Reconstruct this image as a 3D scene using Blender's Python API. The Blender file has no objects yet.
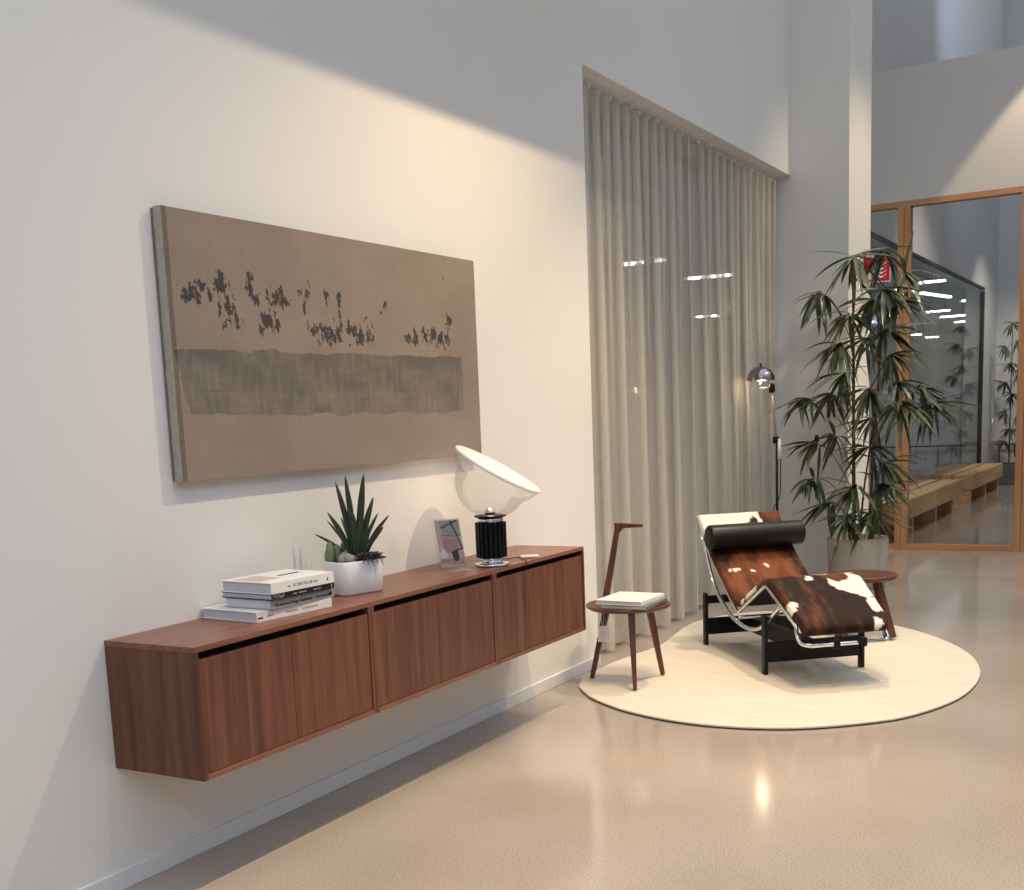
import bpy, bmesh, math, random
from mathutils import Vector, Matrix, noise
random.seed(7)
SC = bpy.context.scene
COL = SC.collection
PI = math.pi

# ------------------------------------------------------------------ helpers
def lin(c):
    c = c / 255.0
    return c / 12.92 if c <= 0.04045 else ((c + 0.055) / 1.055) ** 2.4
def rgb(r, g, b): return (lin(r), lin(g), lin(b), 1.0)

class MB:
    def __init__(s): s.v = []; s.f = []; s.sm = []
    def add(s, vs, fs, smooth=False):
        o = len(s.v); s.v += [tuple(v) for v in vs]
        for f in fs: s.f.append([i + o for i in f]); s.sm.append(smooth)
        return s
    def box(s, a, b, M=None):
        (x0, y0, z0), (x1, y1, z1) = a, b
        vs = [Vector(p) for p in ((x0,y0,z0),(x1,y0,z0),(x1,y1,z0),(x0,y1,z0),(x0,y0,z1),(x1,y0,z1),(x1,y1,z1),(x0,y1,z1))]
        if M is not None: vs = [M @ v for v in vs]
        return s.add(vs, [(0,3,2,1),(4,5,6,7),(0,1,5,4),(1,2,6,5),(2,3,7,6),(3,0,4,7)])
    def prism(s, poly, z0, z1, smooth=False):
        n = len(poly)
        vs = [(x, y, z0) for x, y in poly] + [(x, y, z1) for x, y in poly]
        s.add(vs, [tuple(range(n - 1, -1, -1)), tuple(range(n, 2 * n))])
        o = len(s.v) - 2 * n
        for i in range(n):
            j = (i + 1) % n; s.f.append([o + i, o + j, o + n + j, o + n + i]); s.sm.append(smooth)
        return s
    def lathe(s, prof, n=40, M=None, close=True):
        vs = []; fs = []
        for r, z in prof:
            for k in range(n):
                a = 2 * PI * k / n
                vs.append(Vector((r * math.cos(a), r * math.sin(a), z)))
        m = len(prof)
        for i in range(m - 1):
            for k in range(n):
                l = (k + 1) % n
                fs.append((i*n+k, i*n+l, (i+1)*n+l, (i+1)*n+k))
        if close:
            fs.append(tuple(range(n - 1, -1, -1))); fs.append(tuple((m-1)*n + k for k in range(n)))
        if M is not None: vs = [M @ v for v in vs]
        return s.add(vs, fs, True)
    def tube(s, pts, r, n=12, caps=True):
        pts = [Vector(p) for p in pts]; m = len(pts)
        rr = r if isinstance(r, (list, tuple)) else [r] * m
        t0 = (pts[1] - pts[0]).normalized()
        up = Vector((0, 0, 1)) if abs(t0.z) < 0.9 else Vector((1, 0, 0))
        u = t0.cross(up).normalized()
        vs = []
        for i, p in enumerate(pts):
            t = (pts[min(i+1, m-1)] - pts[max(i-1, 0)]).normalized()
            u = (u - t * u.dot(t)).normalized(); w = t.cross(u)
            for k in range(n):
                a = 2 * PI * k / n
                vs.append(p + (u * math.cos(a) + w * math.sin(a)) * rr[i])
        fs = []
        for i in range(m - 1):
            for k in range(n):
                l = (k + 1) % n
                fs.append((i*n+k, i*n+l, (i+1)*n+l, (i+1)*n+k))
        if caps:
            fs.append(tuple(range(n - 1, -1, -1))); fs.append(tuple((m-1)*n + k for k in range(n)))
        return s.add(vs, fs, True)
    def taper(s, p0, p1, a0, b0, a1, b1, side):
        """four-sided tapering bar from p0 to p1; side = direction of its first half width"""
        p0, p1, d = Vector(p0), Vector(p1), Vector(side).normalized()
        t = (p1 - p0).normalized(); e = t.cross(d).normalized(); d = e.cross(t).normalized()
        vs = []
        for p, a, b in ((p0, a0, b0), (p1, a1, b1)):
            vs += [p - d*a - e*b, p + d*a - e*b, p + d*a + e*b, p - d*a + e*b]
        return s.add(vs, [(0,3,2,1),(4,5,6,7),(0,1,5,4),(1,2,6,5),(2,3,7,6),(3,0,4,7)])
    def build(s, name, mat, parent=None, bevel=0, seg=2, loc=None):
        me = bpy.data.meshes.new(name)
        me.from_pydata(s.v, [], s.f)
        for p, q in zip(me.polygons, s.sm): p.use_smooth = q
        bm = bmesh.new(); bm.from_mesh(me)
        bmesh.ops.recalc_face_normals(bm, faces=bm.faces); bm.to_mesh(me); bm.free()
        me.materials.append(mat)
        o = bpy.data.objects.new(name, me); COL.objects.link(o)
        if parent is not None: o.parent = parent
        if loc is not None: o.location = loc
        if bevel:
            m = o.modifiers.new('bevel', 'BEVEL'); m.width = bevel; m.segments = seg; m.limit_method = 'ANGLE'; m.angle_limit = 0.6
        return o

def tag(o, label=None, cat=None, group=None, kind=None):
    if label: o['label'] = label
    if cat: o['category'] = cat
    if group: o['group'] = group
    if kind: o['kind'] = kind
    return o
def thing(name, label, cat, loc=(0,0,0), rz=0.0, group=None):
    o = bpy.data.objects.new(name, None); COL.objects.link(o)
    o.location = loc; o.rotation_euler = (0, 0, rz); o.empty_display_size = 0.1
    return tag(o, label, cat, group)
def struct(name, mb, mat, label, bevel=0, parent=None):
    o = mb.build(name, mat, parent, bevel)
    if parent is None: tag(o, label, None, None, 'structure')
    return o
def copy_tree(o, parent=None):
    c = o.copy(); COL.objects.link(c); c.parent = parent
    for ch in [x for x in COL.objects if x.parent == o]: copy_tree(ch, c)
    return c
def spline(pts, n=8):
    P = [Vector(p) for p in pts]; out = []
    for i in range(len(P) - 1):
        a = P[max(i-1, 0)]; b = P[i]; c = P[i+1]; d = P[min(i+2, len(P)-1)]
        for k in range(n):
            t = k / n
            out.append(0.5 * ((2*b) + (c-a)*t + (2*a-5*b+4*c-d)*t*t + (3*b-a-3*c+d)*t**3))
    out.append(P[-1]); return out
def fillet(pts, r, n=6):
    """polyline with rounded inner corners (r: one radius or one per corner)"""
    P = [Vector(p) for p in pts]; out = [P[0]]
    for i in range(1, len(P) - 1):
        ri = r[i-1] if isinstance(r, (list, tuple)) else r
        a = (P[i-1] - P[i]); b = (P[i+1] - P[i])
        d = min(ri, a.length * .49, b.length * .49)
        s = P[i] + a.normalized() * d; e = P[i] + b.normalized() * d
        for k in range(n + 1):
            t = k / n
            out.append(s*(1-t)**2 + P[i]*2*t*(1-t) + e*t*t)
    out.append(P[-1]); return out

# ------------------------------------------------------------------ materials
def newmat(name):
    m = bpy.data.materials.new(name); m.use_nodes = True
    nt = m.node_tree; nt.nodes.clear()
    out = nt.nodes.new('ShaderNodeOutputMaterial')
    return m, nt, out
def plain(name, col, rough=0.5, metal=0.0, spec=0.5, emit=None, estr=0, coat=0, noise_amt=0.06, scale=30, bump=0.0, trans=0.0):
    m, nt, out = newmat(name)
    b = nt.nodes.new('ShaderNodeBsdfPrincipled')
    b.inputs['Roughness'].default_value = rough; b.inputs['Metallic'].default_value = metal
    b.inputs['Specular IOR Level'].default_value = spec; b.inputs['Coat Weight'].default_value = coat
    tc = nt.nodes.new('ShaderNodeTexCoord'); n = nt.nodes.new('ShaderNodeTexNoise')
    n.inputs['Scale'].default_value = scale; n.inputs['Detail'].default_value = 5
    nt.links.new(tc.outputs['Object'], n.inputs['Vector'])
    mx = nt.nodes.new('ShaderNodeMix'); mx.data_type = 'RGBA'
    mx.inputs['A'].default_value = col
    mx.inputs['B'].default_value = tuple(c * (1 - 3 * noise_amt) for c in col[:3]) + (1,)
    nt.links.new(n.outputs['Fac'], mx.inputs['Factor'])
    nt.links.new(mx.outputs['Result'], b.inputs['Base Color'])
    if emit:
        b.inputs['Emission Color'].default_value = emit; b.inputs['Emission Strength'].default_value = estr
    if bump:
        bp = nt.nodes.new('ShaderNodeBump'); bp.inputs['Strength'].default_value = bump; bp.inputs['Distance'].default_value = 0.002
        nt.links.new(n.outputs['Fac'], bp.inputs['Height']); nt.links.new(bp.outputs['Normal'], b.inputs['Normal'])
    nt.links.new(b.outputs[0], out.inputs[0])
    return m
def wood(name, c0, c1, axis='Z', rough=0.42, scale=1.0, seedrand=True, spec=0.4):
    m, nt, out = newmat(name)
    b = nt.nodes.new('ShaderNodeBsdfPrincipled'); b.inputs['Roughness'].default_value = rough
    b.inputs['Specular IOR Level'].default_value = spec
    tc = nt.nodes.new('ShaderNodeTexCoord'); oi = nt.nodes.new('ShaderNodeObjectInfo')
    add = nt.nodes.new('ShaderNodeVectorMath'); add.operation = 'ADD'
    mul = nt.nodes.new('ShaderNodeVectorMath'); mul.operation = 'SCALE'; mul.inputs['Scale'].default_value = 37.0
    cmb = nt.nodes.new('ShaderNodeCombineXYZ')
    for k in 'XYZ': nt.links.new(oi.outputs['Random'], cmb.inputs[k])
    nt.links.new(cmb.outputs[0], mul.inputs[0])
    nt.links.new(tc.outputs['Object'], add.inputs[0]); nt.links.new(mul.outputs[0], add.inputs[1])
    mp = nt.nodes.new('ShaderNodeMapping')
    s = {'X': (1.2, 22, 22), 'Y': (22, 1.2, 22), 'Z': (22, 22, 1.2)}[axis]
    mp.inputs['Scale'].default_value = tuple(k * scale for k in s)
    nt.links.new(add.outputs[0], mp.inputs['Vector'])
    n1 = nt.nodes.new('ShaderNodeTexNoise'); n1.inputs['Scale'].default_value = 1.0; n1.inputs['Detail'].default_value = 6; n1.inputs['Distortion'].default_value = 0.6
    n2 = nt.nodes.new('ShaderNodeTexNoise'); n2.inputs['Scale'].default_value = 6.0; n2.inputs['Detail'].default_value = 3
    nt.links.new(mp.outputs[0], n1.inputs['Vector']); nt.links.new(mp.outputs[0], n2.inputs['Vector'])
    mm = nt.nodes.new('ShaderNodeMath'); mm.operation = 'MULTIPLY_ADD'; mm.inputs[1].default_value = 0.35
    nt.links.new(n2.outputs['Fac'], mm.inputs[0]); nt.links.new(n1.outputs['Fac'], mm.inputs[2])
    cr = nt.nodes.new('ShaderNodeValToRGB')
    cr.color_ramp.elements[0].position = 0.42; cr.color_ramp.elements[0].color = c1
    cr.color_ramp.elements[1].position = 0.90; cr.color_ramp.elements[1].color = c0
    nt.links.new(mm.outputs[0], cr.inputs['Fac']); nt.links.new(cr.outputs['Color'], b.inputs['Base Color'])
    nt.links.new(b.outputs[0], out.inputs[0])
    return m
def glass(name, tint=(0.93, 0.95, 0.95, 1), refl=1.0, ior=1.45):
    m, nt, out = newmat(name)
    t = nt.nodes.new('ShaderNodeBsdfTransparent'); t.inputs['Color'].default_value = tint
    g = nt.nodes.new('ShaderNodeBsdfGlossy'); g.inputs['Roughness'].default_value = 0.02
    f = nt.nodes.new('ShaderNodeFresnel'); f.inputs['IOR'].default_value = ior
    mu = nt.nodes.new('ShaderNodeMath'); mu.operation = 'MULTIPLY'; mu.inputs[1].default_value = refl
    mx = nt.nodes.new('ShaderNodeMixShader')
    nt.links.new(f.outputs[0], mu.inputs[0]); nt.links.new(mu.outputs[0], mx.inputs['Fac'])
    nt.links.new(t.outputs[0], mx.inputs[1]); nt.links.new(g.outputs[0], mx.inputs[2])
    nt.links.new(mx.outputs[0], out.inputs[0])
    return m
def vcol(name, rough=0.8, sheen=0.0, bump=0.15, bscale=(300, 300, 300), spec=0.2):
    m, nt, out = newmat(name)
    b = nt.nodes.new('ShaderNodeBsdfPrincipled'); b.inputs['Roughness'].default_value = rough
    b.inputs['Specular IOR Level'].default_value = spec; b.inputs['Sheen Weight'].default_value = sheen
    a = nt.nodes.new('ShaderNodeAttribute'); a.attribute_name = 'pattern'
    tc = nt.nodes.new('ShaderNodeTexCoord'); mp = nt.nodes.new('ShaderNodeMapping'); mp.inputs['Scale'].default_value = bscale
    n = nt.nodes.new('ShaderNodeTexNoise'); n.inputs['Scale'].default_value = 1.0; n.inputs['Detail'].default_value = 3
    nt.links.new(tc.outputs['Object'], mp.inputs[0]); nt.links.new(mp.outputs[0], n.inputs['Vector'])
    mx = nt.nodes.new('ShaderNodeMix'); mx.data_type = 'RGBA'; mx.blend_type = 'MULTIPLY'; mx.inputs['Factor'].default_value = 0.35
    cr = nt.nodes.new('ShaderNodeValToRGB'); cr.color_ramp.elements[0].position = .3; cr.color_ramp.elements[1].position = .65
    cr.color_ramp.elements[0].color = (.4, .4, .4, 1); cr.color_ramp.elements[1].color = (1.2, 1.2, 1.2, 1)
    nt.links.new(n.outputs['Fac'], cr.inputs[0])
    nt.links.new(a.outputs['Color'], mx.inputs['A']); nt.links.new(cr.outputs[0], mx.inputs['B'])
    nt.links.new(mx.outputs['Result'], b.inputs['Base Color'])
    bp = nt.nodes.new('ShaderNodeBump'); bp.inputs['Strength'].default_value = bump; bp.inputs['Distance'].default_value = 0.003
    nt.links.new(n.outputs['Fac'], bp.inputs['Height']); nt.links.new(bp.outputs[0], b.inputs['Normal'])
    nt.links.new(b.outputs[0], out.inputs[0])
    return m

M_wall = plain('wall_paint', (0.80, 0.785, 0.755, 1), 0.75, spec=0.15, noise_amt=0.008, scale=3, bump=0.0)
M_grey = plain('grey_paint', (0.62, 0.61, 0.60, 1), 0.75, spec=0.15, noise_amt=0.01, scale=3)
M_white = plain('white_trim', (0.78, 0.78, 0.77, 1), 0.45, noise_amt=0.01)
M_walZ = wood('walnut_vertical', rgb(121, 76, 56), rgb(76, 43, 32), 'Z', 0.42, 1.0)
M_walY = wood('walnut_lengthwise', rgb(140, 92, 70), rgb(104, 64, 49), 'Y', 0.34, 1.0)
M_walX = wood('walnut_crosswise', rgb(150, 92, 68), rgb(95, 52, 36), 'X', 0.42, 1.0)
M_dark_wal = wood('dark_walnut', rgb(106, 60, 42), rgb(62, 32, 22), 'Z', 0.35, 1.4)
M_red_wal = wood('reddish_walnut', rgb(112, 68, 52), rgb(74, 42, 32), 'X', 0.35, 1.0)
M_oakZ = wood('oak_vertical', rgb(200, 152, 110), rgb(172, 122, 84), 'Z', 0.45, 0.7)
M_oakX = wood('oak_crosswise', rgb(200, 152, 110), rgb(172, 122, 84), 'X', 0.45, 0.7)
M_oakB = wood('bench_oak', rgb(215, 172, 125), rgb(180, 132, 88), 'Y', 0.45, 0.6)
M_slot_shade = plain('slot_shade', (0.006, 0.006, 0.007, 1), 0.6)  # painted shade inside the cabinet slots
M_blackmetal = plain('black_metal', (0.006, 0.006, 0.007, 1), 0.4, spec=0.25, noise_amt=0.02)
M_leather = plain('black_leather', (0.008, 0.007, 0.007, 1), 0.40, spec=0.3, scale=90, bump=0.25)
M_chrome = plain('chrome', (0.82, 0.82, 0.82, 1), 0.08, 1.0, noise_amt=0.0)
M_steel = plain('dark_steel_frame', (0.03, 0.03, 0.033, 1), 0.45, 0.0)
M_ceramic = plain('white_ceramic', (0.82, 0.83, 0.84, 1), 0.12, spec=0.5, noise_amt=0.0)
M_dish = plain('white_reflector', (0.86, 0.86, 0.84, 1), 0.35, noise_amt=0.0)
M_paper = plain('white_cover', (0.80, 0.785, 0.76, 1), 0.45, noise_amt=0.01)
M_pages = plain('page_block', (0.62, 0.64, 0.70, 1), 0.8, noise_amt=0.05, scale=200)
M_greycover = plain('grey_cover', (0.36, 0.35, 0.33, 1), 0.5)
M_blackcover = plain('black_cover', (0.012, 0.011, 0.011, 1), 0.4)
M_darkgreycover = plain('dark_grey_cover', (0.16, 0.16, 0.155, 1), 0.5)
M_ink = plain('black_ink', (0.015, 0.014, 0.014, 1), 0.6)
M_paleink = plain('pale_ink', (0.55, 0.54, 0.52, 1), 0.6)
M_greyink = plain('grey_ink', (0.40, 0.38, 0.36, 1), 0.6)
M_tan = plain('tan_print', (0.66, 0.52, 0.38, 1), 0.5)
M_red = plain('sign_red', rgb(200, 20, 25), 0.4, noise_amt=0.0)
M_signwhite = plain('sign_white', (0.8, 0.8, 0.8, 1), 0.4, noise_amt=0.0)
M_rug = None
M_glass = glass('clear_glass', (0.93, 0.945, 0.94, 1), 0.6)
M_bowl = glass('lamp_glass', (0.985, 0.98, 0.97, 1), 0.45)
M_acryl = glass('clear_acrylic', (0.97, 0.97, 0.97, 1), .4)
M_leaf = None
M_bark = plain('bark', rgb(120, 92, 70), 0.8, noise_amt=0.15, scale=60)
M_soil = plain('soil', rgb(58, 44, 34), 0.95, noise_amt=0.2, scale=80)
M_concretepot = plain('sandy_concrete', (0.52, 0.47, 0.41, 1), 0.7, noise_amt=0.05, scale=40)
M_greypot = plain('grey_planter', (0.13, 0.13, 0.13, 1), 0.6)
M_tube = plain('strip_light_glow', (1, 1, 1, 1), 0.5, emit=(0.92, 0.96, 1, 1), estr=14.0, noise_amt=0.0)
M_outdark = plain('outside_concrete', (0.22, 0.235, 0.25, 1), 0.7, noise_amt=0.05, scale=2)
M_outpale = plain('outside_pale_wall', (0.42, 0.44, 0.47, 1), 0.7, noise_amt=0.05, scale=2)
M_bulb = plain('lit_bulb', (1, 1, 1, 1), 0.5, emit=(1.0, 0.80, 0.5, 1), estr=16.0, noise_amt=0.0)
M_aloe = plain('aloe_green', rgb(46, 62, 44), 0.4, noise_amt=0.12, scale=60)
M_cactus = plain('cactus_green', rgb(128, 146, 104), 0.6, noise_amt=0.12, scale=80)
M_rosette = plain('dark_rosette', rgb(44, 42, 38), 0.5, noise_amt=0.1)
M_fuzz = plain('grey_stone', rgb(175, 170, 155), 0.9, noise_amt=0.2, scale=120)

def make_leaf():
    m, nt, out = newmat('leaf_green')
    b = nt.nodes.new('ShaderNodeBsdfPrincipled'); b.inputs['Roughness'].default_value = 0.30; b.inputs['Specular IOR Level'].default_value = 0.6
    tc = nt.nodes.new('ShaderNodeTexCoord'); n = nt.nodes.new('ShaderNodeTexNoise'); n.inputs['Scale'].default_value = 9
    cr = nt.nodes.new('ShaderNodeValToRGB')
    cr.color_ramp.elements[0].position = .3; cr.color_ramp.elements[0].color = rgb(40, 52, 32)
    cr.color_ramp.elements[1].position = .75; cr.color_ramp.elements[1].color = rgb(104, 116, 76)
    nt.links.new(tc.outputs['Object'], n.inputs['Vector']); nt.links.new(n.outputs[0], cr.inputs[0])
    nt.links.new(cr.outputs[0], b.inputs['Base Color']); nt.links.new(b.outputs[0], out.inputs[0])
    return m
M_leaf = make_leaf()

def make_floor():
    m, nt, out = newmat('polished_concrete')
    b = nt.nodes.new('ShaderNodeBsdfPrincipled')
    b.inputs['Specular IOR Level'].default_value = 0.7
    tc = nt.nodes.new('ShaderNodeTexCoord')
    a = nt.nodes.new('ShaderNodeTexNoise'); a.inputs['Scale'].default_value = 1.2; a.inputs['Detail'].default_value = 6
    s = nt.nodes.new('ShaderNodeTexNoise'); s.inputs['Scale'].default_value = 175; s.inputs['Detail'].default_value = 3
    v = nt.nodes.new('ShaderNodeTexVoronoi'); v.inputs['Scale'].default_value = 85
    for k in (a, s, v): nt.links.new(tc.outputs['Object'], k.inputs['Vector'])
    cr = nt.nodes.new('ShaderNodeValToRGB')
    cr.color_ramp.elements[0].position = .3; cr.color_ramp.elements[0].color = (.385, .32, .272, 1)
    cr.color_ramp.elements[1].position = .7; cr.color_ramp.elements[1].color = (.475, .40, .342, 1)
    nt.links.new(a.outputs['Fac'], cr.inputs[0])
    c2 = nt.nodes.new('ShaderNodeValToRGB')
    c2.color_ramp.elements[0].position = .38; c2.color_ramp.elements[0].color = (.60, .60, .60, 1)
    c2.color_ramp.elements[1].position = .62; c2.color_ramp.elements[1].color = (1.16, 1.16, 1.16, 1)
    nt.links.new(s.outputs['Fac'], c2.inputs[0])
    mx = nt.nodes.new('ShaderNodeMix'); mx.data_type = 'RGBA'; mx.blend_type = 'MULTIPLY'; mx.inputs['Factor'].default_value = 0.8
    nt.links.new(cr.outputs[0], mx.inputs['A']); nt.links.new(c2.outputs[0], mx.inputs['B'])
    c3 = nt.nodes.new('ShaderNodeValToRGB')
    c3.color_ramp.elements[0].position = .02; c3.color_ramp.elements[0].color = (.55, .52, .5, 1)
    c3.color_ramp.elements[1].position = .10; c3.color_ramp.elements[1].color = (1, 1, 1, 1)
    nt.links.new(v.outputs['Distance'], c3.inputs[0])
    m2 = nt.nodes.new('ShaderNodeMix'); m2.data_type = 'RGBA'; m2.blend_type = 'MULTIPLY'; m2.inputs['Factor'].default_value = 0.6
    nt.links.new(mx.outputs['Result'], m2.inputs['A']); nt.links.new(c3.outputs[0], m2.inputs['B'])
    nt.links.new(m2.outputs['Result'], b.inputs['Base Color'])
    r = nt.nodes.new('ShaderNodeMapRange'); r.inputs['To Min'].default_value = .08; r.inputs['To Max'].default_value = .15
    nt.links.new(a.outputs['Fac'], r.inputs[0]); nt.links.new(r.outputs[0], b.inputs['Roughness'])
    nt.links.new(b.outputs[0], out.inputs[0])
    return m
M_floor = make_floor()

def make_rug():
    m, nt, out = newmat('cream_rug')
    b = nt.nodes.new('ShaderNodeBsdfPrincipled'); b.inputs['Roughness'].default_value = 0.95; b.inputs['Specular IOR Level'].default_value = 0.1
    tc = nt.nodes.new('ShaderNodeTexCoord'); mp = nt.nodes.new('ShaderNodeMapping'); mp.inputs['Scale'].default_value = (1.5, 14, 1); mp.inputs['Rotation'].default_value = (0, 0, -.5)
    n = nt.nodes.new('ShaderNodeTexNoise'); n.inputs['Scale'].default_value = 2.2; n.inputs['Detail'].default_value = 5
    n2 = nt.nodes.new('ShaderNodeTexNoise'); n2.inputs['Scale'].default_value = 220
    nt.links.new(tc.outputs['Object'], mp.inputs[0]); nt.links.new(mp.outputs[0], n.inputs[0]); nt.links.new(tc.outputs['Object'], n2.inputs[0])
    cr = nt.nodes.new('ShaderNodeValToRGB')
    cr.color_ramp.elements[0].position = .3; cr.color_ramp.elements[0].color = (.62, .55, .46, 1)
    cr.color_ramp.elements[1].position = .7; cr.color_ramp.elements[1].color = (.70, .635, .54, 1)
    nt.links.new(n.outputs[0], cr.inputs[0]); nt.links.new(cr.outputs[0], b.inputs['Base Color'])
    bp = nt.nodes.new('ShaderNodeBump'); bp.inputs['Strength'].default_value = .3; bp.inputs['Distance'].default_value = .004
    nt.links.new(n2.outputs[0], bp.inputs['Height']); nt.links.new(bp.outputs[0], b.inputs['Normal'])
    nt.links.new(b.outputs[0], out.inputs[0]); return m
M_rug = make_rug()

def make_curtain():
    m, nt, out = newmat('sheer_linen')
    d = nt.nodes.new('ShaderNodeBsdfDiffuse'); d.inputs['Color'].default_value = (.76, .71, .63, 1)
    t = nt.nodes.new('ShaderNodeBsdfTranslucent'); t.inputs['Color'].default_value = (.62, .60, .54, 1)
    tr = nt.nodes.new('ShaderNodeBsdfTransparent'); tr.inputs['Color'].default_value = (1, 1, 1, 1)
    m1 = nt.nodes.new('ShaderNodeMixShader'); m1.inputs[0].default_value = .25
    m2 = nt.nodes.new('ShaderNodeMixShader')
    tc = nt.nodes.new('ShaderNodeTexCoord'); mp = nt.nodes.new('ShaderNodeMapping'); mp.inputs['Scale'].default_value = (20, 20, 260)
    n = nt.nodes.new('ShaderNodeTexNoise'); n.inputs['Scale'].default_value = 1
    nt.links.new(tc.outputs['Object'], mp.inputs[0]); nt.links.new(mp.outputs[0], n.inputs[0])
    mr = nt.nodes.new('ShaderNodeMapRange'); mr.inputs['To Min'].default_value = .30; mr.inputs['To Max'].default_value = .50
    nt.links.new(n.outputs[0], mr.inputs[0]); nt.links.new(mr.outputs[0], m2.inputs[0])
    nt.links.new(d.outputs[0], m1.inputs[1]); nt.links.new(t.outputs[0], m1.inputs[2])
    nt.links.new(m1.outputs[0], m2.inputs[1]); nt.links.new(tr.outputs[0], m2.inputs[2])
    nt.links.new(m2.outputs[0], out.inputs[0]); return m
M_curtain = make_curtain()

# ------------------------------------------------------------------ the setting
YW, YE, YD = 6.41, 10.53, 12.625         # end of cabinet wall, end of curtain bay, glazed oak partition
ZH = 3.4475                              # underside of the bay header
struct('floor', MB().box((-0.55, -3, -0.2), (9, 24, 0)), M_floor, 'polished beige concrete floor')
struct('wall_left', MB().box((-0.5, -3, 0), (0, YW, 9)), M_wall, 'tall off-white wall with the wall cabinets')
struct('wall_above_curtain', MB().box((-0.5, YW, ZH), (0, YE, 9)), M_wall, 'wall above the curtain bay')
struct('wall_pillar', MB().box((-0.5, YE, 0), (0.489, 11.33, 9)), M_wall, 'pale pillar beside the curtain')
struct('wall_nook', MB().box((-0.5, 11.33, 0), (0.0, YD + .1, 9)), M_wall, 'wall behind the pillar')
struct('wall_partition', MB().box((0.0, YD, 3.446), (7, YD + 0.2, 4.69)), M_grey, 'grey wall above the glazed oak partition')
struct('wall_corridor', MB().box((-0.3, YD + 0.1, 3.32), (0, 23.5, 9)), M_grey, 'corridor wall above the glass front')
struct('wall_corridor_end', MB().box((-.3, 21.95, 0), (0, 23.5, 3.32)), M_grey, 'corridor wall past the glass front')
struct('wall_end', MB().box((-0.3, 23.5, 0), (6, 23.7, 9)), M_grey, 'far end wall of the corridor')
struct('wall_right_blocker', MB().box((2.9, YD + .2, 0), (3.1, 23.5, 9)), M_grey, 'unseen right corridor wall added to darken the corridor')  # out of view, added to keep ambient light out of the corridor
struct('baseboard_left', MB().box((0, -3, 0), (0.012, YW, 0.068)), M_white, 'white baseboard', 0.003)
struct('spot_blocker', MB().box((1.42, -3, 3.924), (1.46, 6.45, 4.7)), M_wall, 'unseen beam added to shade the upper wall from the spotlights')  # out of view, added to cut the spotlights off along a level line

# window behind the curtain
w = struct('window_1', MB().box((-0.5, YW, 0), (-0.42, YE, 0.06)).box((-0.5, YW, ZH-.06), (-0.42, YE, ZH)).box((-.5, YW, .06), (-.42, YW+.06, ZH-.06)).box((-.5, YE-.06, .06), (-.42, YE, ZH-.06)).box((-.49, 8.42, .06), (-.43, 8.48, ZH-.06)), M_steel, 'dark framed shop window behind the curtain')
struct('window_pane', MB().box((-0.465, YW + .06, .06), (-0.455, 8.42, ZH-.06)), M_glass, '', 0, w)
struct('window_pane', MB().box((-0.465, 8.48, .06), (-0.455, YE-.06, ZH-.06)), M_glass, '', 0, w)

# glass front of the corridor
w = struct('window_2', MB().box((-0.06, YD+.1, 0), (-0.0, 21.95, 0.07)).box((-0.06, YD+.1, 3.285), (0.004, 21.95, 3.32)).box((-.06, 21.87, .07), (.004, 21.95, 3.26)).box((-.06, YD+.1, .07), (0, YD+.16, 3.26)), M_steel, 'dark framed glass front along the benches')
for y0, y1 in ((YD + .16, 17.1), (17.105, 21.87)):
    struct('window_pane', MB().box((-0.035, y0, .07), (-0.025, y1, 3.26)), M_glass, '', 0, w)

# oak glazed partition with door
d = struct('door_1', MB().box((0.0, YD, 3.392), (4.5, YD + .12, 3.446)).box((0.0, YD, 0), (.466, YD + .12, .055)), M_oakX, 'oak framed glazed partition')
struct('door_frame', MB().box((0.466, YD-.01, 0), (0.522, YD + .13, 3.392)).box((0.526, YD-.005, 0), (0.582, YD + .125, 3.392)), M_oakZ, '', .002, d)
struct('door_frame', MB().box((1.587, YD-.01, 0), (1.648, YD + .13, 3.392)).box((1.652, YD-.005, 0), (1.75, YD + .125, 3.392)), M_oakZ, '', .002, d)
struct('door_frame', MB().box((2.75, YD, 0), (2.87, YD + .12, 3.392)), M_oakZ, '', .002, d)
struct('door_sill', MB().box((0.582, YD, 0), (1.587, YD + .12, .055)), M_oakX, '', .002, d)
struct('door_sill', MB().box((1.75, YD, 0), (2.75, YD + .12, .055)), M_oakX, '', .002, d)
for x0, x1 in ((0.0, .466), (.582, 1.587), (1.75, 2.75)):
    struct('door_pane', MB().box((x0, YD + .055, .055), (x1, YD + .065, 3.392)), M_glass, '', 0, d)

# place outside the windows: a dim covered yard with strip lights
struct('ground_outside', MB().box((-16, -1, -0.3), (-0.55, 42, -0.02)), M_outdark, 'dim ground outside the windows')
struct('ceiling_outside', MB().box((-16, -1, 3.6), (-0.5, 42, 3.7)), M_outdark, 'canopy outside the windows')
struct('wall_outside_far', MB().box((-16, 41.5, 0), (-0.3, 42, 3.6)), M_outdark, 'far dark wall outside')
struct('wall_outside_left', MB().box((-16, -1, 0), (-15.8, 41.5, 3.6)), M_outpale, 'pale wall outside')
struct('wall_outside_pale', MB().box((-7, 27.5, 0), (-0.45, 27.7, 1.75)), M_outpale, 'low pale wall outside the glass front')
struct('wall_outside_side', MB().box((-0.5, 23.7, 0), (-0.3, 41.5, 3.6)), M_outdark, 'side wall outside')

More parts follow.
